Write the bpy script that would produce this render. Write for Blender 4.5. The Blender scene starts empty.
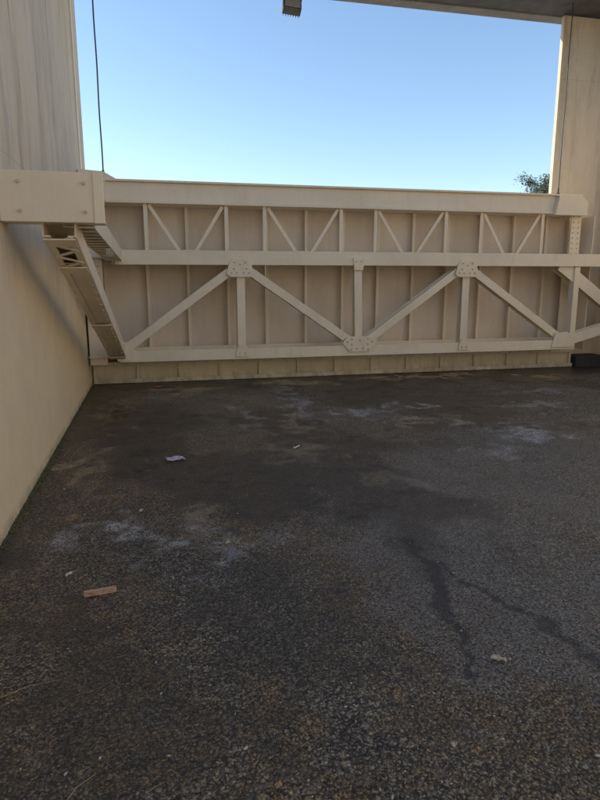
import bpy, bmesh, math, random
from mathutils import Vector, Matrix, noise
random.seed(7)
R=math.radians
scene=bpy.context.scene
scene.view_settings.view_transform='Standard'
scene.view_settings.look='None'
scene.view_settings.exposure=0

# ---------------------------------------------------------------- materials
class NT:
    def __init__(s,name):
        s.m=bpy.data.materials.new(name); s.m.use_nodes=True
        s.t=s.m.node_tree; s.b=s.t.nodes['Principled BSDF']
    def n(s,typ,**kw):
        nd=s.t.nodes.new(typ)
        for k,v in kw.items():
            if k in nd.inputs: 
                if hasattr(v,'is_output'): s.t.links.new(v,nd.inputs[k])
                else: nd.inputs[k].default_value=v
            else: setattr(nd,k,v)
        return nd
    def l(s,a,b): s.t.links.new(a,b)
    def coord(s,sc=(1,1,1)):
        tc=s.n('ShaderNodeTexCoord'); mp=s.n('ShaderNodeMapping')
        s.l(tc.outputs['Object'],mp.inputs['Vector']); mp.inputs['Scale'].default_value=sc
        return mp.outputs[0]
    def noise(s,scale,sc=(1,1,1),detail=4,rough=.55,dist=0):
        nd=s.n('ShaderNodeTexNoise'); s.l(s.coord(sc),nd.inputs['Vector'])
        nd.inputs['Scale'].default_value=scale; nd.inputs['Detail'].default_value=detail
        nd.inputs['Roughness'].default_value=rough; nd.inputs['Distortion'].default_value=dist
        return nd.outputs['Fac']
    def ramp(s,fac,a,b,ca=(0,0,0,1),cb=(1,1,1,1)):
        r=s.n('ShaderNodeValToRGB'); s.l(fac,r.inputs[0])
        r.color_ramp.elements[0].position=a; r.color_ramp.elements[1].position=b
        r.color_ramp.elements[0].color=ca; r.color_ramp.elements[1].color=cb
        return r.outputs[0]
    def mix(s,f,a,b,mode='MIX'):
        m=s.n('ShaderNodeMix'); m.data_type='RGBA'; m.blend_type=mode
        for v,i in ((f,0),(a,6),(b,7)):
            if hasattr(v,'is_output'): s.l(v,m.inputs[i])
            elif i==0: m.inputs[0].default_value=v
            else: m.inputs[i].default_value=(*v,1) if len(v)==3 else v
        return m.outputs[2]
    def math(s,op,a,b=0,clamp=False):
        m=s.n('ShaderNodeMath'); m.operation=op; m.use_clamp=clamp
        for i,v in enumerate((a,b)):
            if hasattr(v,'is_output'): s.l(v,m.inputs[i])
            else: m.inputs[i].default_value=v
        return m.outputs[0]
    def bump(s,h,strength=.3,dist=.01):
        b=s.n('ShaderNodeBump'); s.l(h,b.inputs['Height'])
        b.inputs['Strength'].default_value=strength; b.inputs['Distance'].default_value=dist
        s.l(b.outputs[0],s.b.inputs['Normal']); return b
    def col(s,c): s.l(c,s.b.inputs['Base Color'])

def paint(name,base,dirt,rough=.45,streak=.35,grime_low=False):
    q=NT(name)
    c=q.mix(q.ramp(q.noise(1.3,(1,1,1),4),.35,.7),base,tuple(x*.9 for x in base))
    st=q.ramp(q.noise(9,(1,1,.12),5,.65),.52,.78)
    c=q.mix(q.math('MULTIPLY',st,streak),c,dirt)
    cl=q.ramp(q.noise(2.6,(1,1,.6),6,.7,.6),.5,.72)
    c=q.mix(q.math('MULTIPLY',cl,.22),c,dirt)
    sp=q.ramp(q.noise(60,(1,1,1),2,.6),.66,.74)
    c=q.mix(q.math('MULTIPLY',sp,.3),c,tuple(x*.6 for x in dirt))
    if grime_low:
        tc=q.n('ShaderNodeTexCoord'); sx=q.n('ShaderNodeSeparateXYZ'); q.l(tc.outputs['Object'],sx.inputs[0])
        g=q.math('SUBTRACT',1,q.math('MULTIPLY',sx.outputs['Z'],4.5),True)
        g=q.math('MULTIPLY',g,q.ramp(q.noise(7,(1,1,.5),6,.7),.35,.62))
        c=q.mix(q.math('MULTIPLY',g,.65),c,(.22,.16,.09))
    q.col(c); q.b.inputs['Roughness'].default_value=rough
    q.bump(q.noise(35,(1,1,1),3),.12,.004)
    return q.m
M_PAINT=paint('gate_paint',(.93,.80,.60),(.64,.49,.31),.5,.28)
M_PLATE=paint('gate_plate_paint',(.86,.725,.575),(.60,.46,.33),.6,.42)
M_SILL=paint('gate_sill_paint',(.93,.82,.60),(.52,.40,.23),.6,.5,True)
M_BOLT=paint('bolt_paint',(.66,.56,.42),(.3,.2,.12),.5,.3)

def concrete(name,low,high,zsplit,streakc):
    q=NT(name)
    tc=q.n('ShaderNodeTexCoord'); sx=q.n('ShaderNodeSeparateXYZ'); q.l(tc.outputs['Object'],sx.inputs[0])
    z=q.math('ADD',sx.outputs['Z'],q.math('MULTIPLY',q.noise(1.2,(1,1,1),5),1.2))
    f=q.ramp(q.math('DIVIDE',z,8),(zsplit+.3)/8,(zsplit+1.5)/8)
    c=q.mix(f,low,high)
    c=q.mix(q.math('MULTIPLY',q.ramp(q.noise(2.2,(1,1,1),7,.65),.4,.66),.2),c,tuple(x*.75 for x in high))
    st=q.math('MULTIPLY',q.ramp(q.noise(2.2,(1,1,.16),8,.72,.5),.47,.66),q.math('ADD',q.math('MULTIPLY',f,.65),.03))
    c=q.mix(st,c,streakc)
    st2=q.math('MULTIPLY',q.ramp(q.noise(3.2,(1,1,.12),8,.75,.6),.54,.68),q.math('MULTIPLY',f,.65))
    c=q.mix(st2,c,(.40,.22,.11))
    wp=q.math('MULTIPLY',q.ramp(q.noise(2,(1,1,.3),7,.75,.7),.52,.7),q.math('MULTIPLY',f,.5))
    c=q.mix(wp,c,(.80,.73,.63))
    g=q.math('SUBTRACT',1,q.math('MULTIPLY',sx.outputs['Z'],9),True)
    g=q.math('MULTIPLY',g,q.ramp(q.noise(6,(1,1,1),6,.7),.3,.6))
    c=q.mix(q.math('MULTIPLY',g,.85),c,(.12,.11,.05))
    pits=q.ramp(q.noise(45,(1,1,1),2),.70,.76)
    c=q.mix(q.math('MULTIPLY',pits,.3),c,tuple(x*.45 for x in low))
    w=q.math('FRACT',q.math('DIVIDE',sx.outputs['Z'],2.44))
    ln=q.math('LESS_THAN',w,.004)
    c=q.mix(q.math('MULTIPLY',ln,.18),c,(.2,.17,.13))
    q.col(c); q.b.inputs['Roughness'].default_value=.85
    h=q.math('SUBTRACT',q.noise(14,(1,1,1),7,.7),q.math('MULTIPLY',pits,.5))
    q.bump(h,.3,.01)
    return q.m
M_WALL=concrete('wall_concrete',(.93,.76,.49),(.78,.63,.45),1.35,(.44,.35,.25))
M_PIER=concrete('pier_concrete',(.84,.71,.53),(.76,.64,.48),1.0,(.50,.41,.31))

q=NT('dark_steel'); q.col(q.mix(q.ramp(q.noise(6,(1,1,1),5),.4,.7),(.07,.07,.075),(.12,.11,.105))); q.b.inputs['Roughness'].default_value=.7; M_DARK=q.m
q=NT('deck_edge'); q.col(q.mix(q.ramp(q.noise(4,(1,1,1),5),.4,.7),(.26,.25,.24),(.18,.17,.165))); q.b.inputs['Roughness'].default_value=.8; M_EDGE=q.m
q=NT('cable'); q.col(q.mix(q.noise(30),(.02,.02,.022),(.06,.055,.05))); q.b.inputs['Roughness'].default_value=.5; M_CABLE=q.m
q=NT('rubber_and_gap_shade'); q.col(q.mix(q.noise(20),(.03,.03,.026),(.10,.085,.065))); q.b.inputs['Roughness'].default_value=.8; M_RUB_GAP=q.m  # seal rubber; also colours the block painted as shade under the gate end
q=NT('lens_glass'); q.col(q.mix(q.noise(8),(.35,.37,.4),(.5,.5,.5))); q.b.inputs['Roughness'].default_value=.15; M_LENS=q.m

# ---------------------------------------------------------------- geometry helpers
def empty(name,loc=(0,0,0)):
    e=bpy.data.objects.new(name,None); scene.collection.objects.link(e); e.location=loc; e.empty_display_size=.2
    return e
class Part:
    def __init__(s): s.bm=bmesh.new()
    def box(s,x0,x1,y0,y1,z0,z1):
        m=Matrix.Translation(((x0+x1)/2,(y0+y1)/2,(z0+z1)/2))@Matrix.Diagonal((abs(x1-x0),abs(y1-y0),abs(z1-z0),1))
        bmesh.ops.create_cube(s.bm,size=1,matrix=m); return s
    def obox(s,a,b,w,h,off=(0,0),side=Vector((0,1,0))):
        a=Vector(a);b=Vector(b);d=(b-a);L=d.length;d.normalize()
        n=(side-d*side.dot(d)).normalized(); c=d.cross(n)
        mid=(a+b)/2+c*off[0]+n*off[1]
        m=Matrix((( d.x,c.x,n.x,mid.x),(d.y,c.y,n.y,mid.y),(d.z,c.z,n.z,mid.z),(0,0,0,1)))@Matrix.Diagonal((L,w,h,1))
        bmesh.ops.create_cube(s.bm,size=1,matrix=m); return s
    def ibeam(s,a,b,w=.13,dep=.16,t=.014,side=Vector((0,1,0))):
        s.obox(a,b,w,t,(0,t/2),side); s.obox(a,b,w,t,(0,dep-t/2),side); s.obox(a,b,t,dep-2*t-.001,(0,dep/2),side); return s
    def poly(s,pts,y0,y1):
        v0=[s.bm.verts.new((x,y0,z)) for x,z in pts]; v1=[s.bm.verts.new((x,y1,z)) for x,z in pts]
        s.bm.faces.new(v0); s.bm.faces.new(v1[::-1])
        n=len(pts)
        for i in range(n): s.bm.faces.new((v0[i],v1[i],v1[(i+1)%n],v0[(i+1)%n]))
        return s
    def cyl(s,p,r,h,axis='Y',seg=8):
        rot={'Y':Matrix.Rotation(R(90),4,'X'),'X':Matrix.Rotation(R(90),4,'Y'),'Z':Matrix.Identity(4)}[axis]
        bmesh.ops.create_cone(s.bm,cap_ends=True,segments=seg,radius1=r,radius2=r*.9,depth=h,matrix=Matrix.Translation(p)@rot)
        return s
    def rod(s,a,b,r1,r2=None,seg=8):
        a=Vector(a);b=Vector(b);d=b-a
        m=Matrix.Translation((a+b)/2)@d.to_track_quat('Z','Y').to_matrix().to_4x4()
        bmesh.ops.create_cone(s.bm,cap_ends=True,segments=seg,radius1=r1,radius2=r1 if r2 is None else r2,depth=d.length,matrix=m); return s
    def done(s,name,mat,parent=None,bevel=.004):
        bmesh.ops.recalc_face_normals(s.bm,faces=s.bm.faces)
        me=bpy.data.meshes.new(name); s.bm.to_mesh(me); s.bm.free(); me.materials.append(mat)
        o=bpy.data.objects.new(name,me); scene.collection.objects.link(o)
        if parent: o.parent=parent
        if bevel:
            b=o.modifiers.new('bevel','BEVEL'); b.width=bevel; b.segments=2; b.limit_method='ANGLE'
        return o

# ---------------------------------------------------------------- floodgate
gate=empty('steel_floodgate')
PX0,PX1=-.95,7.26
YP=9.75
p=Part()
edges=[PX0,1.72,4.17,PX1]
for i in range(3): p.box(edges[i]+.002,edges[i+1]-.002,YP,YP+.02,.03,2.9)
p.done('skin_plate',M_PLATE,gate,0)
ribs=[-.70,-.09,.51,1.12,1.73,2.36,2.97,3.57,4.18,4.80,5.42,6.02,6.64,7.1]
p=Part()
for x in ribs:
    p.box(x-.006,x+.006,9.655,YP-.001,.36,2.62)
    p.box(x-.024,x+.024,9.640,9.654,.36,2.62)
p.done('vertical_ribs',M_PAINT,gate,.002)
p=Part()
p.box(-.62,6.95,9.27,9.285,2.655,2.905)
p.box(-.93,6.97,9.22,9.76,2.906,2.935)
p.box(-.93,6.97,9.24,9.74,2.622,2.652)
for x in ribs[1:-1]: p.box(x-.006,x+.006,9.29,9.74,2.655,2.9)
p.box(-.94,-.60,9.215,9.27,2.64,2.94)
p.poly([(-.95,2.937),(-.45,2.937),(-.62,3.03),(-.95,3.05)],9.25,9.7)
p.poly([(6.46,2.60),(7.06,2.60),(7.06,2.82),(6.94,2.90),(6.52,2.90)],9.18,9.26)
p.box(6.90,7.06,9.27,9.74,2.60,2.88)
p.done('top_beam',M_PAINT,gate)
p=Part()
p.box(-.52,7.75,9.0,9.022,1.77,1.97)
p.box(-.95,7.75,9.024,9.735,1.86,1.88)
p.box(-.95,7.2,9.60,9.618,1.80,1.94)
for x in (-.5,1.22,3.01,4.82,6.62): 
    p.box(x-.06,x-.045,9.03,9.57,1.78,1.858)
p.done('middle_girder',M_PAINT,gate)
p=Part()
p.box(-.52,6.9,9.0,9.022,.40,.56)
p.box(-.95,6.9,9.024,9.735,.47,.49)
p.box(-.95,7.2,9.60,9.618,.42,.55)
p.done('lower_girder',M_PAINT,gate)
p=Part()
for a,c,b in ((-.08,.50,1.07),(1.64,2.25,2.83),(3.39,3.98,4.58),(5.20,5.76,6.32)):
    for x in (a,b):
        p.box(x-.028,x+.028,9.30,9.308,1.885,2.62); p.box(x+.02,x+.028,9.309,9.36,1.885,2.62)
    p.obox((a+.05,9.32,2.61),(c-.07,9.32,1.89),.05,.008); p.obox((a+.05,9.32,2.61),(c-.07,9.32,1.89),.007,.05,(.02,.03))
    p.obox((b-.05,9.32,2.61),(c+.07,9.32,1.89),.05,.008); p.obox((b-.05,9.32,2.61),(c+.07,9.32,1.89),.007,.05,(-.02,.03))
    p.poly([(c-.14,1.883),(c+.14,1.883),(c+.08,1.99),(c-.08,1.99)],9.325,9.333)
p.done('upper_bracing',M_PAINT,gate,.002)
T=[1.22,4.82]
p=Part()
ya=9.02
for (x0,z0,x1,z1) in ((-.42,.60,1.10,1.70),(1.34,1.70,2.93,.62),(3.19,.62,4.70,1.70),(4.94,1.70,6.55,.64)):
    p.ibeam((x0,ya,z0),(x1,ya,z1),.12,.17)
p.ibeam((1.23,ya,1.76),(1.23,ya,.55),.12,.15)
p.ibeam((4.83,ya,1.76),(4.83,ya,.55),.12,.15)
p.ibeam((3.02,ya,1.80),(3.05,ya,.60),.12,.15)
p.done('truss_members',M_PAINT,gate,.003)
p=Part()
p.ibeam((6.55,9.05,1.80),(7.86,9.05,.92),.20,.16)
p.ibeam((6.62,9.04,.50),(7.86,9.04,.82),.17,.16)
p.box(6.80,6.90,9.02,9.15,.58,1.76)
p.done('latch_struts',M_PAINT,gate,.003)
p=Part(); y0,y1=8.978,8.998
for x in T: p.poly([(x-.20,1.64),(x-.14,1.60),(x+.14,1.60),(x+.20,1.64),(x+.16,1.80),(x+.11,1.86),(x-.11,1.86),(x-.16,1.80)],y0,y1)
p.poly([(2.86,.70),(2.78,.60),(2.90,.46),(3.22,.46),(3.34,.60),(3.26,.70)],y0,y1)
p.poly([(2.93,1.88),(3.11,1.88),(3.09,1.70),(2.95,1.70)],y0,y1)
for x in (1.23,4.83): p.poly([(x-.10,.44),(x+.10,.44),(x+.08,.56),(x+.04,.62),(x-.04,.62),(x-.08,.56)],y0,y1)
p.poly([(-.56,.42),(-.36,.42),(-.30,.56),(-.42,.70),(-.56,.66)],y0,y1)
p.poly([(6.44,.44),(6.86,.44),(6.9,.58),(6.72,.70),(6.5,.68)],y0,y1)
p.done('gusset_plates',M_PAINT,gate,.003)
p=Part()
for x in T:
    for dx,dz in ((-.13,1.66),(-.09,1.72),(-.05,1.66),(.05,1.66),(.09,1.72),(.13,1.66),(-.08,1.81),(.08,1.81),(0,1.78)): p.cyl((x+dx,8.972,dz),.014,.016,seg=6)
for dx,dz in ((-.2,.62),(-.13,.66),(-.13,.58),(.2,.62),(.13,.66),(.13,.58),(-.05,.52),(.05,.52),(0,.64),(-.14,.5),(.14,.5)): p.cyl((3.06+dx,8.972,dz),.014,.016,seg=6)
for x in (1.23,4.83,3.02):
    for dx in (-.04,.04):
        p.cyl((x+dx,8.972,.49 if x!=3.02 else 1.83),.012,.016,seg=6)
for z in [1.99+.085*i for i in range(8)]:
    p.cyl((6.90,9.296,z),.013,.016,seg=6); p.cyl((7.0,9.296,z),.013,.016,seg=6)
for z in [.75+.1*i for i in range(11)]: p.cyl((-.75,9.09,z),.014,.018,seg=6)
for i in range(40): p.cyl((-.85+i*.2,9.442,.315),.010,.012,seg=6)
p.done('bolts',M_BOLT,gate,0)
p=Part()
p.box(-.94,-.70,9.10,9.118,.36,2.62); p.box(-.94,-.925,9.12,9.74,.36,2.62); p.box(-.715,-.70,9.12,9.2,.36,2.62)
p.obox((-.60,9.3,1.9),(-.85,9.3,2.55),.08,.02)
p.box(6.86,7.05,9.30,9.315,1.885,2.62); p.box(7.22,7.235,9.2,9.74,.36,2.60)
p.box(6.98,7.20,9.60,9.618,.5,1.86)
p.done('end_posts',M_PAINT,gate)
p=Part()
p.box(-.95,7.26,9.45,9.748,.335,.352)
p.box(-.95,7.26,9.45,9.465,.295,.334)
p.box(-.95,7.26,9.57,9.585,.06,.334)
p.box(-.95,7.26,9.50,9.748,.05,.065)
p.box(-.95,7.26,9.495,9.505,.02,.085)
for i in range(14):
    x=-.93+i*.6275
    p.poly([(x-.022,.066),(x+.022,.066),(x+.022,.334),(x-.022,.334)],9.53,9.569)
p.done('bottom_sill',M_SILL,gate,.003)
p=Part(); p.box(-.95,7.26,9.52,9.60,.006,.048); p.done('rubber_seal',M_RUB_GAP,gate,.003)

p=Part()
p.box(-.968,-.315,4.50,4.52,1.96,2.285)
p.box(-.968,-.315,4.521,4.74,2.262,2.285)
p.box(-.968,-.315,4.521,4.74,1.96,1.983)
p.box(-.345,-.325,4.521,4.74,1.985,2.26)
p.box(-.968,-.90,4.521,4.74,1.985,2.26)
p.box(-.375,-.305,4.487,4.498,1.955,2.290)
p.done('hinge_bracket',M_PAINT,gate,.006)
p=Part()
for x in (-.84,-.43):
    for z in (2.03,2.215): p.cyl((x,4.49,z),.013,.018,seg=6)
p.done('bracket_bolts',M_BOLT,gate,0)
p=Part()
a=Vector((-.50,4.72,2.02)); b=Vector((-.53,9.0,1.90))
up=Vector((0,0,1))
for dx in (-.10,.10): p.obox(a+Vector((dx,0,0)),b+Vector((dx,0,0)),.012,.16,(0,0),up)
p.obox(a,b,.20,.012,(0,.086),up)
for i in range(16):
    t=i/15; c=a.lerp(b,t); p.box(c.x-.094,c.x+.094,c.y-.02,c.y+.02,c.z-.08,c.z-.07)
p.done('horizontal_arm',M_PAINT,gate,.003)
p=Part()
a=Vector((-.62,4.60,1.95)); b=Vector((-.55,8.98,.56))
dn=Vector((0,-.30,-1)).normalized()
W2=.105
for dx in (-W2,W2):
    p.obox(a+Vector((dx,0,0)),b+Vector((dx,0,0)),.012,.15,(0,0),dn)
    p.obox(a+Vector((dx*.78,0,0)),b+Vector((dx*.78,0,0)),.055,.010,(0,.08),dn)
p.obox(a,b,.198,.010,(0,-.07),dn)
p.obox(a.lerp(b,.13),b,.15,.010,(0,.068),dn)
N=36
for i in range(6):
    t0=i/N; t1=(i+1)/N; s0=-.08 if i%2 else .08
    A=a.lerp(b,t0)+Vector((s0,0,0)); B=a.lerp(b,t1)+Vector((-s0,0,0))
    p.obox(A,B,.03,.008,(0,.09),dn)
for t in (.0,.13,.55,.97):
    A=a.lerp(b,t); B=a.lerp(b,t+.03); p.obox(A,B,.21,.010,(0,.102),dn)
p.done('sloping_brace',M_PAINT,gate,.002)
p=Part()
for t in [.24+.045*i for i in range(16)]:
    c=a.lerp(b,t)
    for dx in (-.085,.085):
        cc=c+Vector((dx,0,0))+dn*.088; p.rod(cc,cc+dn*.012,.009,.008,6)
p.done('brace_rivets',M_BOLT,gate,0)
p=Part()
p.obox((-.78,6.9,1.93),(-.80,9.1,1.0),.09,.08,(0,0),dn)
p.box(-.96,-.62,6.85,6.95,1.93,2.0)
p.done('inner_brace',M_PAINT,gate,.003)

# ---------------------------------------------------------------- retaining wall, pier, deck
wall=empty('concrete_retaining_wall')
p=Part(); p.box(-1.9,-.97,-2.5,10.55,-.3,5.86); p.done('wall_body',M_WALL,wall,.012)
p=Part(); p.box(-.969,-.955,9.76,9.9,0,5.86); p.done('guide_angle',M_PAINT,wall,.002)
pier=empty('concrete_abutment')
p=Part(); p.box(6.83,9.5,9.88,9.96,-.3,5.86); p.done('pier_body',M_PIER,pier,.01)
p=Part(); p.box(7.95,9.5,-2.5,9.879,-.3,5.86); p.done('side_wall',M_PIER,pier,.02)
p=Part(); p.box(7.30,7.94,9.45,9.86,-.02,.20); p.done('shade_gap_block',M_RUB_GAP,pier,.02)  # dark block added to stand for shade in the gap under the gate end
p=Part(); p.box(7.86,7.948,8.9,9.4,.55,1.3); p.done('latch_plate',M_PAINT,pier,.006)
deck=empty('bridge_deck')
p=Part(); p.box(-1.9,9.5,8.3,10.0,5.885,6.9); p.done('deck_girder',M_DARK,deck,.01)
p=Part(); p.box(-1.9,9.5,10.002,10.25,5.865,5.90); p.box(-1.9,9.5,10.02,10.05,5.91,6.9);p.done('bottom_flange',M_EDGE,deck,.004)

# floodlight
fl=empty('floodlight')
p=Part()
p.box(2.16,2.18,10.10,10.14,5.74,5.87); p.box(2.30,2.32,10.10,10.14,5.74,5.87); p.box(2.14,2.34,10.09,10.15,5.85,5.866)
p.done('yoke',M_DARK,fl,.003)
p=Part()
m=Matrix.Translation((2.24,10.10,5.66))@Matrix.Rotation(R(-28),4,'X')@Matrix.Rotation(R(6),4,'Y')
bmesh.ops.create_cube(p.bm,size=1,matrix=m@Matrix.Diagonal((.28,.13,.20,1)))
for i in range(7): bmesh.ops.create_cube(p.bm,size=1,matrix=m@Matrix.Translation((-.12+i*.04,.085,0))@Matrix.Diagonal((.008,.05,.18,1)))
bmesh.ops.create_cube(p.bm,size=1,matrix=m@Matrix.Translation((0,-.06,.105))@Matrix.Diagonal((.30,.10,.012,1)))
p.done('housing',M_DARK,fl,.008)
p=Part(); bmesh.ops.create_cube(p.bm,size=1,matrix=m@Matrix.Translation((0,-.069,-.005))@Matrix.Diagonal((.24,.01,.16,1))); p.done('lens',M_LENS,fl,.003)

def cable(x,y,z0,z1,r):
    e=empty('steel_cable')
    p=Part()
    n=14; pts=[Vector((x+.003*math.sin(i*1.1),y,z0+(z1-z0)*i/n)) for i in range(n+1)]
    for i in range(n): p.rod(pts[i],pts[i+1],r)
    p.done('wire',M_CABLE,e,0)
    p=Part(); p.rod((x,y,z0-.01),(x,y,z0+.10),r*1.9); p.box(x-.03,x+.03,y-.01,y+.01,z0-.04,z0+.02); p.done('shackle',M_CABLE,e,.002)
cable(-.635,9.5,2.98,5.88,.010)
cable(6.70,9.5,2.97,5.88,.008)

# ---------------------------------------------------------------- road surface with per-vertex wear maps
def seg(px,py,ax,ay,bx,by):
    dx,dy=bx-ax,by-ay; t=max(0,min(1,((px-ax)*dx+(py-ay)*dy)/(dx*dx+dy*dy)))
    return math.hypot(px-ax-dx*t,py-ay-dy*t)
def sm(e0,e1,v):
    t=max(0,min(1,(v-e0)/(e1-e0))); return t*t*(3-2*t)
def fbm(x,y,s,seed=0,o=5):
    return noise.fractal(Vector((x*s+seed,y*s-seed*1.7,seed*.37)),.9,2.1,o,noise_basis='PERLIN_ORIGINAL')
def frange(a,b,step): 
    n=int(round((b-a)/step)); return [a+(b-a)*i/n for i in range(n+1)]
xs=frange(-.969,.9,.03)+frange(.9,2.4,.016)[1:]+frange(2.4,5,.03)[1:]+frange(5,7.949,.06)[1:]
ys=frange(-2.5,1.2,.2)+frange(1.2,3.4,.02)[1:]+frange(3.4,6,.03)[1:]+frange(6,9.87,.05)[1:]
verts=[];f1=[];f2=[]
trail=[(1.70,4.41,1.42,2.89)]
cr=[(1.45,3.25,1.42,2.89,.03),(1.42,2.89,1.36,2.72,.045),(1.36,2.72,1.30,2.5,.03),(1.30,2.5,1.24,2.2,.03),(1.24,2.2,1.2,2.02,.018),
    (1.45,3.0,1.52,2.72,.018),(1.52,2.72,1.65,2.37,.025),(1.65,2.37,1.80,1.90,.025)]
for y in ys:
    for x in xs:
        w1=fbm(x,y,1.1,3)*.35; w2=fbm(x,y,1.1,9)*.35; w3=fbm(x,y,4,5)*.12; w4=fbm(x,y,4,15)*.12
        X=x+w1+w3; Y=y+w2+w4
        n1=fbm(x,y,.8,21); n2=fbm(x,y,2.5,31); n3=fbm(x,y,7,41)
        P=0
        for cx,cy,rx,ry,s in ((-.36,3.95,.18,.28,1.0),(-.16,3.75,.24,.28,1.0),(2.24,6.7,.5,.35,.95),(3.72,5.5,.42,.35,.9),(3.05,6.95,.3,.25,.9),(1.7,7.6,.14,1.4,.85),(1.0,6.9,.12,.9,.6),(4.6,6.6,.6,.2,.6),(3.0,4.9,.35,.2,.5),(5.2,7.5,.8,.2,.5),(.2,8.3,.9,.12,.5)):
            d=math.hypot((x+w3*3-cx)/rx,(y+w4*3-cy)/ry)
            P=max(P,s*sm(1.2,.2,d)*sm(-.7,.0,n2+n3*.8))
        g=math.hypot((X-1.75)/.75,(Y-2.6)/1.15); G=sm(1.02,.86,g)
        g2=math.hypot((X-3.2)/1.5,(Y-4.3)/1.3); G=max(G,.8*sm(1.1,.75,g2))
        g3=math.hypot((X-1.2)/.8,(Y-7.6)/1.3); G=max(G,.7*sm(1.1,.5,g3))
        G*=sm(-.9,.1,n2)
        D=0
        for c in trail: D=max(D,.8*sm(.2,.04,seg(x+w3,y+w4,*c)+abs(n3)*.04))
        C=0
        if 1.0<x<2.2 and 1.3<y<3.6:
            e1=fbm(x,y,14,71)*.03; e2=fbm(x,y,14,81)*.03
            for k in cr: C=max(C,sm(k[4]*1.3,k[4]*.45,seg(x+e1+w3*.7,y+e2+w4*.7,*k[:4])))
        d=seg(X,Y,1.3,6.9,1.6,3.8); D=max(D,.95*sm(.6,.25,d))
        D=max(D,.9*sm(.0,.25,n1*.8+.5*n2)*(1-G))
        D=max(D,.95*sm(.95,.6,math.hypot((X+.1)/.6,(Y-6.6)/1.5)))
        D=max(D,.95*sm(1.05,.8,math.hypot((X-.7)/.75,(Y-4.6)/.95)))
        D=max(D,.8*sm(1.05,.7,math.hypot((X-3.6)/1.4,(Y-7.2)/.5)))
        D=max(D,.6*sm(1.05,.8,math.hypot((X-.5)/.55,(Y-2.6)/.5)))
        if y>8.3: D=max(D,.9*sm(8.5,9.1,y+.5*w1))
        D*=(1-.8*P)
        D*=(.55+.45*sm(1.7,3.2,y))
        W=sm(-.35,.25,n1+.25*n2)*.8*(1-G*.7)
        W=max(W,.9*sm(2.4,3.6,y)*sm(1.8,.7,abs(X-1.2+.35*(Y-6))),.8*sm(7.2,8.8,y),D)
        U=0
        for cx,cy,rx,ry in ((0.12,3.25,.26,.14),(.40,3.45,.34,.22),(.25,3.8,.15,.12),(.0,3.6,.24,.12),(1.25,5.3,.3,.4),(1.5,6.4,.28,.65),(.25,8.7,.8,.4),(2.3,9.0,1.0,.35),(4.2,9.05,1.4,.3),(-.6,5.2,.16,.9),(-.5,7.3,.2,1.2),(1.0,7.7,.3,.6),(2.9,6.2,.5,.25),(5.0,5.8,.6,.15),(6.2,8.6,.8,.3),(1.75,4.3,.3,.25)):
            U=max(U,sm(1.3,.5,math.hypot((x+w3*3-cx)/rx,(y+w4*3-cy)/ry))*sm(-.6,.0,n2+.6*n3))
        U=max(U,.35*C)
        W=max(W,U)
        Bv=sm(-.3,.35,fbm(x,y,1.0,61)+.3*n2)*sm(2.6,.3,X+.25*(Y-4))
        Bv=max(Bv,sm(2.6,1.8,y+w3*2)*sm(-.4,.1,n2+.2))
        Bv=max(Bv,.9*sm(-.45,-.8,x+w3))
        verts.append((x,y,.004+.006*n1-.004*C)); 
        f1+=[P,W,Bv,1]; f2+=[D,G,U,C]
nx=len(xs)
faces=[(j*nx+i,j*nx+i+1,(j+1)*nx+i+1,(j+1)*nx+i) for j in range(len(ys)-1) for i in range(nx-1)]
me=bpy.data.meshes.new('road'); me.from_pydata(verts,[],faces); 
a1=me.attributes.new('wear','FLOAT_COLOR','POINT'); a2=me.attributes.new('patch','FLOAT_COLOR','POINT')
a1.data.foreach_set('color',f1); a2.data.foreach_set('color',f2)
me.polygons.foreach_set('use_smooth',[True]*len(faces))
road=bpy.data.objects.new('road',me); scene.collection.objects.link(road); road.location.z=.012

q=NT('asphalt_road')
at=q.n('ShaderNodeAttribute'); at.attribute_name='wear'; s1=q.n('ShaderNodeSeparateColor'); q.l(at.outputs['Color'],s1.inputs[0])
at=q.n('ShaderNodeAttribute'); at.attribute_name='patch'; s2=q.n('ShaderNodeSeparateColor'); q.l(at.outputs['Color'],s2.inputs[0])
PALE,WET,BROWN=s1.outputs[0],s1.outputs[1],s1.outputs[2]; DARK,GREY,PUD=s2.outputs[0],s2.outputs[1],s2.outputs[2]; CRK=at.outputs['Alpha']
wn=q.n('ShaderNodeTexNoise'); q.l(q.coord(),wn.inputs['Vector']); wn.inputs['Scale'].default_value=45; wn.inputs['Detail'].default_value=3
vm=q.n('ShaderNodeVectorMath'); vm.operation='MULTIPLY_ADD'; q.l(wn.outputs['Color'],vm.inputs[0]); vm.inputs[1].default_value=(.020,.020,.0); q.l(q.coord(),vm.inputs[2])
def vor(scale):
    v=q.n('ShaderNodeTexVoronoi'); v.feature='F1'; v.voronoi_dimensions='2D'; v.inputs['Scale'].default_value=scale
    q.l(vm.outputs[0],v.inputs['Vector']); return v
v1=vor(76); v2=vor(130); v3=vor(210)
sc=q.n('ShaderNodeSeparateColor'); q.l(v1.outputs['Color'],sc.inputs[0])
sc2=q.n('ShaderNodeSeparateColor'); q.l(v2.outputs['Color'],sc2.inputs[0])
sc3=q.n('ShaderNodeSeparateColor'); q.l(v3.outputs['Color'],sc3.inputs[0])
clump=q.ramp(q.noise(11,(1,1,1),6,.75),.38,.64)
big=q.ramp(q.noise(1.6,(1,1,1),7,.7),.35,.65)
dens=q.math('ADD',q.math('MULTIPLY',clump,.5),q.math('MULTIPLY',big,.5))
base=q.mix(q.math('POWER',sc.outputs[0],2.4),(.018,.016,.014),(.20,.172,.135))
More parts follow.
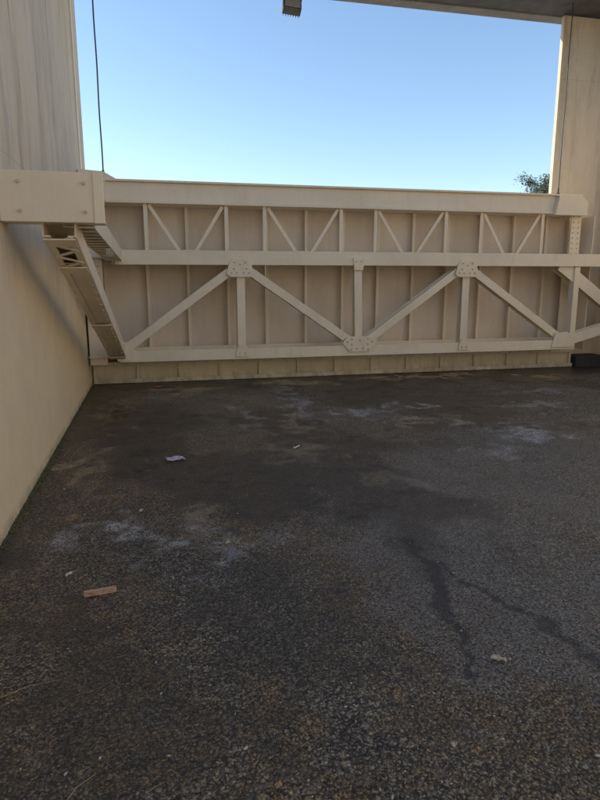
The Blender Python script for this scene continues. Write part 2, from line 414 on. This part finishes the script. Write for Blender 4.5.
base=q.mix(q.math('MULTIPLY',q.ramp(sc2.outputs[0],.6,1.0),.65),base,(.24,.205,.16))
base=q.mix(q.math('MULTIPLY',q.ramp(sc.outputs[1],.82,.88),q.math('ADD',q.math('MULTIPLY',dens,.75),.15)),base,(.52,.43,.29))
base=q.mix(q.math('MULTIPLY',q.ramp(sc3.outputs[1],.84,.91),q.math('ADD',q.math('MULTIPLY',dens,.8),.15)),base,(.68,.59,.44))
brn=q.mix(q.math('POWER',sc2.outputs[2],2.2),(.030,.018,.008),(.68,.42,.16))
base=q.mix(q.math('MULTIPLY',BROWN,q.math('MULTIPLY',.75,q.ramp(q.noise(7,(1,1,1),8,.78),.38,.62))),base,brn)
gry=q.mix(sc2.outputs[0],(.085,.08,.075),(.36,.335,.305))
base=q.mix(q.math('MULTIPLY',GREY,q.math('ADD',.45,q.math('MULTIPLY',clump,.3))),base,gry)
nb=q.ramp(q.noise(5,(1,1,1),8,.75),.35,.62)
DK=q.math('MULTIPLY',DARK,q.math('ADD',.50,q.math('MULTIPLY',nb,.42)))
base=q.mix(DK,base,(.013,.011,.010))
pl=q.math('MULTIPLY',PALE,q.ramp(q.noise(16,(1,1,1),8,.8),.36,.56))
base=q.mix(q.math('MULTIPLY',pl,.88),base,(.74,.72,.70))
crev=q.math('MULTIPLY',q.ramp(v1.outputs['Distance'],.36,.60),q.ramp(q.noise(30,(1,1,1),3,.6),.3,.55))
base=q.mix(q.math('MULTIPLY',crev,.85),base,(.008,.007,.006))
base=q.mix(q.math('MULTIPLY',CRK,.88),base,(.009,.008,.008))
q.col(base)
wr=q.math('MULTIPLY',WET,q.ramp(q.noise(3.5,(1,1,1),7,.7),.28,.50))
rough=q.math('SUBTRACT',.58,q.math('MULTIPLY',wr,.28))
rough=q.math('ADD',rough,q.math('MULTIPLY',pl,.25))
q.l(rough,q.b.inputs['Roughness'])
stone=q.math('SUBTRACT',1,q.math('MULTIPLY',v1.outputs['Distance'],1.6),True)
stone2=q.math('SUBTRACT',1,q.math('MULTIPLY',v2.outputs['Distance'],1.6),True)
h=q.math('ADD',stone,q.math('MULTIPLY',stone2,.5))
h=q.math('ADD',h,q.math('MULTIPLY',sc.outputs[2],.8))
b=q.bump(h,.8,.006)
q.l(q.math('MAXIMUM',.1,q.math('SUBTRACT',1.0,q.math('ADD',q.math('MULTIPLY',wr,.1),q.math('MULTIPLY',PUD,.5)))),b.inputs['Strength'])
cw=q.math('MAXIMUM',q.math('MULTIPLY',wr,.35),PUD)
cw=q.math('MULTIPLY',cw,q.math('SUBTRACT',1,q.math('MULTIPLY',pl,.9)))
q.l(cw,q.b.inputs['Coat Weight'])
q.l(q.math('SUBTRACT',.18,q.math('MULTIPLY',PUD,.13)),q.b.inputs['Coat Roughness'])
q.b.inputs['Coat IOR'].default_value=1.45
cb=q.n('ShaderNodeBump'); q.l(h,cb.inputs['Height']); cb.inputs['Distance'].default_value=.005
q.l(q.math('MAXIMUM',.02,q.math('SUBTRACT',.75,q.math('MULTIPLY',PUD,.74))),cb.inputs['Strength'])
q.l(cb.outputs[0],q.b.inputs['Coat Normal'])
me.materials.append(q.m)

# terrain
q=NT('dry_ground')
c=q.mix(q.ramp(q.noise(.6,(1,1,1),6,.65),.35,.65),(.48,.42,.33),(.38,.33,.26))
q.col(c); q.b.inputs['Roughness'].default_value=.9; q.bump(q.noise(20,(1,1,1),5,.7),.4,.02)
p=Part(); bmesh.ops.create_grid(p.bm,x_segments=4,y_segments=4,size=600); p.done('ground',q.m,None,0)
q=NT('bounce_bank_concrete'); q.col(q.mix(q.ramp(q.noise(1,(1,1,1),6,.65),.35,.65),(.74,.63,.46),(.65,.55,.40))); q.b.inputs['Roughness'].default_value=.9  # pale surface for the added bank that reflects sunlight onto the gate
p=Part()
prof=[(-5,-.3),(-5,.02),(-13,8.0),(-16,8.0),(-28,-.3)]
v0=[p.bm.verts.new((-18,y,z)) for y,z in prof]; v1_=[p.bm.verts.new((30,y,z)) for y,z in prof]
p.bm.faces.new(v0); p.bm.faces.new(v1_[::-1])
for i in range(5): p.bm.faces.new((v0[i],v1_[i],v1_[(i+1)%5],v0[(i+1)%5]))
p.done('bounce_bank',q.m,None,.02)  # unseen bank behind the camera, added to bounce daylight onto the gate

# ---------------------------------------------------------------- moss along the wall foot
q=NT('moss'); q.col(q.mix(q.noise(40,(1,1,1),4),(.06,.06,.02),(.14,.13,.05))); q.b.inputs['Roughness'].default_value=.95
p=Part()
for i in range(2600):
    y=random.uniform(1.5,9.4)
    if noise.noise(Vector((y*1.5,3,0)))<-.1 and random.random()<.8: continue
    x=-.968+abs(random.gauss(0,.022)); s=random.uniform(.004,.014)
    m=Matrix.Translation((x,y,.014+s*.3))@Matrix.Diagonal((s,s*random.uniform(.7,2),s*random.uniform(.4,.9),1))
    bmesh.ops.create_icosphere(p.bm,subdivisions=1,radius=1,matrix=m)
p.done('moss',q.m,None,0)

def flatmat(name,a,b,r=.8):
    q=NT(name); q.col(q.mix(q.noise(50,(1,1,1),5),a,b)); q.b.inputs['Roughness'].default_value=r; return q.m
p=Part()
for i in range(420):
    y=1.5+8*random.random()**1.5; x=random.uniform(-.9,1.0+y*.75); s=random.uniform(.0015,.0045)*(1 if random.random()<.97 else 1.7)
    m=Matrix.Translation((x,y,.02))@Matrix.Rotation(random.uniform(0,3),4,'Z')@Matrix.Diagonal((s*random.uniform(1,2.2),s,s*.6,1))
    bmesh.ops.create_icosphere(p.bm,subdivisions=1,radius=1,matrix=m)
for v in p.bm.verts: v.co+=Vector((random.uniform(-1,1),random.uniform(-1,1),random.uniform(-1,1)))*.001
p.done('gravel',flatmat('grit',(.38,.33,.26),(.70,.65,.56)),None,0)

w=empty('wood_scrap')
p=Part(); 
m=Matrix.Translation((-.34,3.01,.030))@Matrix.Rotation(R(10),4,'Z')
bmesh.ops.create_cube(p.bm,size=1,matrix=m@Matrix.Diagonal((.155,.032,.022,1)))
bmesh.ops.subdivide_edges(p.bm,edges=p.bm.edges[:],cuts=4,use_grid_fill=True)
for v in p.bm.verts: v.co+=Vector((random.uniform(-1,1)*.006,random.uniform(-1,1)*.002,random.uniform(-1,1)*.002))
q=NT('weathered_wood'); q.col(q.mix(q.ramp(q.noise(40,(.2,3,1),5),.35,.65),(.36,.19,.11),(.66,.46,.33))); q.b.inputs['Roughness'].default_value=.85
p.done('splintered_block',q.m,w,.002)
p=Part()
def stick(x,y,ang,L,r):
    c=Vector((x,y,.022)); d=Vector((math.cos(ang),math.sin(ang),0)); k=Vector((-d.y,d.x,0))*L*random.uniform(-.12,.12)
    p.rod(c-d*L/2,c+k,r,r*.9,6); p.rod(c+k,c+d*L/2,r*.9,r*.5,6)
for i in range(34):
    y=1.7+5*random.random()**1.4; stick(random.uniform(-.9,.6+y*.6),y,random.uniform(0,3.1),random.uniform(.02,.08),random.uniform(.0012,.0022))
stick(-.62,1.95,1.0,.16,.0022); stick(-.55,2.3,.3,.22,.0018); stick(-.30,1.75,.9,.14,.002)
p.done('twigs',flatmat('twig',(.28,.2,.12),(.46,.36,.24)),None,0)
def litter(name,x,y,w,d,ang,c1,c2,seed):
    random.seed(seed)
    p=Part(); m=Matrix.Translation((x,y,.026))@Matrix.Rotation(ang,4,'Z')
    bmesh.ops.create_grid(p.bm,x_segments=6,y_segments=5,size=.5,matrix=m@Matrix.Diagonal((w,d,1,1)))
    for v in p.bm.verts: v.co+=Vector((random.uniform(-1,1)*w*.05,random.uniform(-1,1)*d*.06,random.uniform(-.004,.012)))
    o=p.done(name,flatmat(name+'_m',c1,c2,.7),None,0)
    s=o.modifiers.new('t','SOLIDIFY'); s.thickness=.001
litter('crumpled_paper',.11,5.3,.15,.10,.2,(.40,.37,.46),(.7,.66,.7),1)
litter('paper_scrap',1.34,2.05,.06,.03,-.5,(.5,.42,.33),(.6,.52,.42),2)
litter('wrapper',1.24,5.42,.08,.02,.7,(.75,.75,.72),(.85,.85,.82),3)
litter('plastic_scrap',-.02,9.05,.10,.05,.1,(.5,.08,.05),(.55,.2,.15),4)
litter('dry_leaf',.31,1.62,.022,.014,.4,(.5,.3,.16),(.55,.4,.2),5)
litter('dry_leaf',-.16,4.1,.03,.02,1.1,(.55,.5,.42),(.6,.55,.5),6)
litter('dry_leaf',.93,1.65,.02,.012,.2,(.6,.5,.38),(.6,.55,.5),7)
litter('dry_leaf',-.52,3.25,.04,.012,.8,(.6,.56,.5),(.7,.66,.6),8)
litter('dry_leaf',.36,3.45,.03,.014,.5,(.5,.46,.4),(.6,.56,.5),9)

# ---------------------------------------------------------------- tree beyond the gate
random.seed(11)
def tree(x,y,h,rad,name='tree'):
    e=empty(name,(0,0,0))
    p=Part()
    base=Vector((x,y,0)); top=Vector((x+.2,y,h*.9))
    prev=base; 
    for i in range(1,7):
        t=i/6; c=base.lerp(top,t)+Vector((math.sin(i*2)*.12,math.cos(i*1.7)*.1,0)); p.rod(prev,c,.22*(1-.75*(t-1/6)),.22*(1-.75*t),10); prev=c
    tips=[]
    for i in range(26):
        t=random.uniform(.5,.98); s=base.lerp(top,t); an=random.uniform(0,6.28); L=rad*random.uniform(.5,1)*(1.15-.55*abs(t-.65)/.35)
        q2=s+Vector((math.cos(an)*L,math.sin(an)*L,random.uniform(.1,.7)*rad*.6))
        p.rod(s,q2,.06,.015,6); tips.append(q2); tips.append(s.lerp(q2,.6))
        for k in range(3):
            r=q2+Vector((random.uniform(-1,1),random.uniform(-1,1),random.uniform(-.3,.8)))*rad*.28
            p.rod(s.lerp(q2,.7),r,.02,.006,5); tips.append(r)
    p.done('trunk_and_limbs',flatmat('bark',(.10,.08,.06),(.17,.14,.11),.9),e,0)
    q=NT('foliage'); oi=q.n('ShaderNodeNewGeometry'); 
    q.col(q.mix(oi.outputs['Random Per Island'],(.06,.08,.04),(.16,.19,.11))); q.b.inputs['Roughness'].default_value=.6
    vs=[];fs=[]
    for tp in tips:
        for k in range(95):
            c=tp+Vector([random.gauss(0,rad*.12) for _ in range(3)])
            u=Vector([random.uniform(-1,1) for _ in range(3)]).normalized(); w=u.orthogonal().normalized(); s=random.uniform(.04,.085)
            n=len(vs); vs+=[c-u*s,c+w*s*.5,c+u*s,c-w*s*.5]; fs.append((n,n+1,n+2,n+3))
    me=bpy.data.meshes.new('leaves'); me.from_pydata(vs,[],fs); me.materials.append(q.m)
    o=bpy.data.objects.new('leaves',me); scene.collection.objects.link(o); o.parent=e
tree(20.45,30.5,7.5,1.3)

# ---------------------------------------------------------------- light
EL=26; 
sdir=Vector((-.9,.42,0)).normalized()*math.cos(R(EL))+Vector((0,0,math.sin(R(EL))))
sun=bpy.data.lights.new('sun','SUN'); sun.energy=5; sun.angle=R(.5); sun.color=(1,.90,.73)
so=bpy.data.objects.new('sun',sun); scene.collection.objects.link(so); so.rotation_euler=sdir.to_track_quat('Z','Y').to_euler()
w=bpy.data.worlds.new('World'); scene.world=w; w.use_nodes=True
nt=w.node_tree; bg=nt.nodes['Background']; sk=nt.nodes.new('ShaderNodeTexSky'); sk.sky_type='NISHITA'; sk.sun_disc=False
sk.sun_elevation=R(EL); sk.sun_rotation=math.atan2(sdir.x,sdir.y); sk.air_density=1.0; sk.dust_density=.3; sk.ozone_density=2.2
nt.links.new(sk.outputs[0],bg.inputs[0]); bg.inputs[1].default_value=.235

# ---------------------------------------------------------------- camera
cam=bpy.data.cameras.new('camera'); co=bpy.data.objects.new('camera',cam); scene.collection.objects.link(co)
co.location=(0,0,1.6); co.rotation_euler=(R(90-11.4),0,R(-13.2))
cam.sensor_fit='VERTICAL'; cam.sensor_height=24; cam.lens=18.3; cam.clip_end=3000; cam.clip_start=.05
scene.camera=co
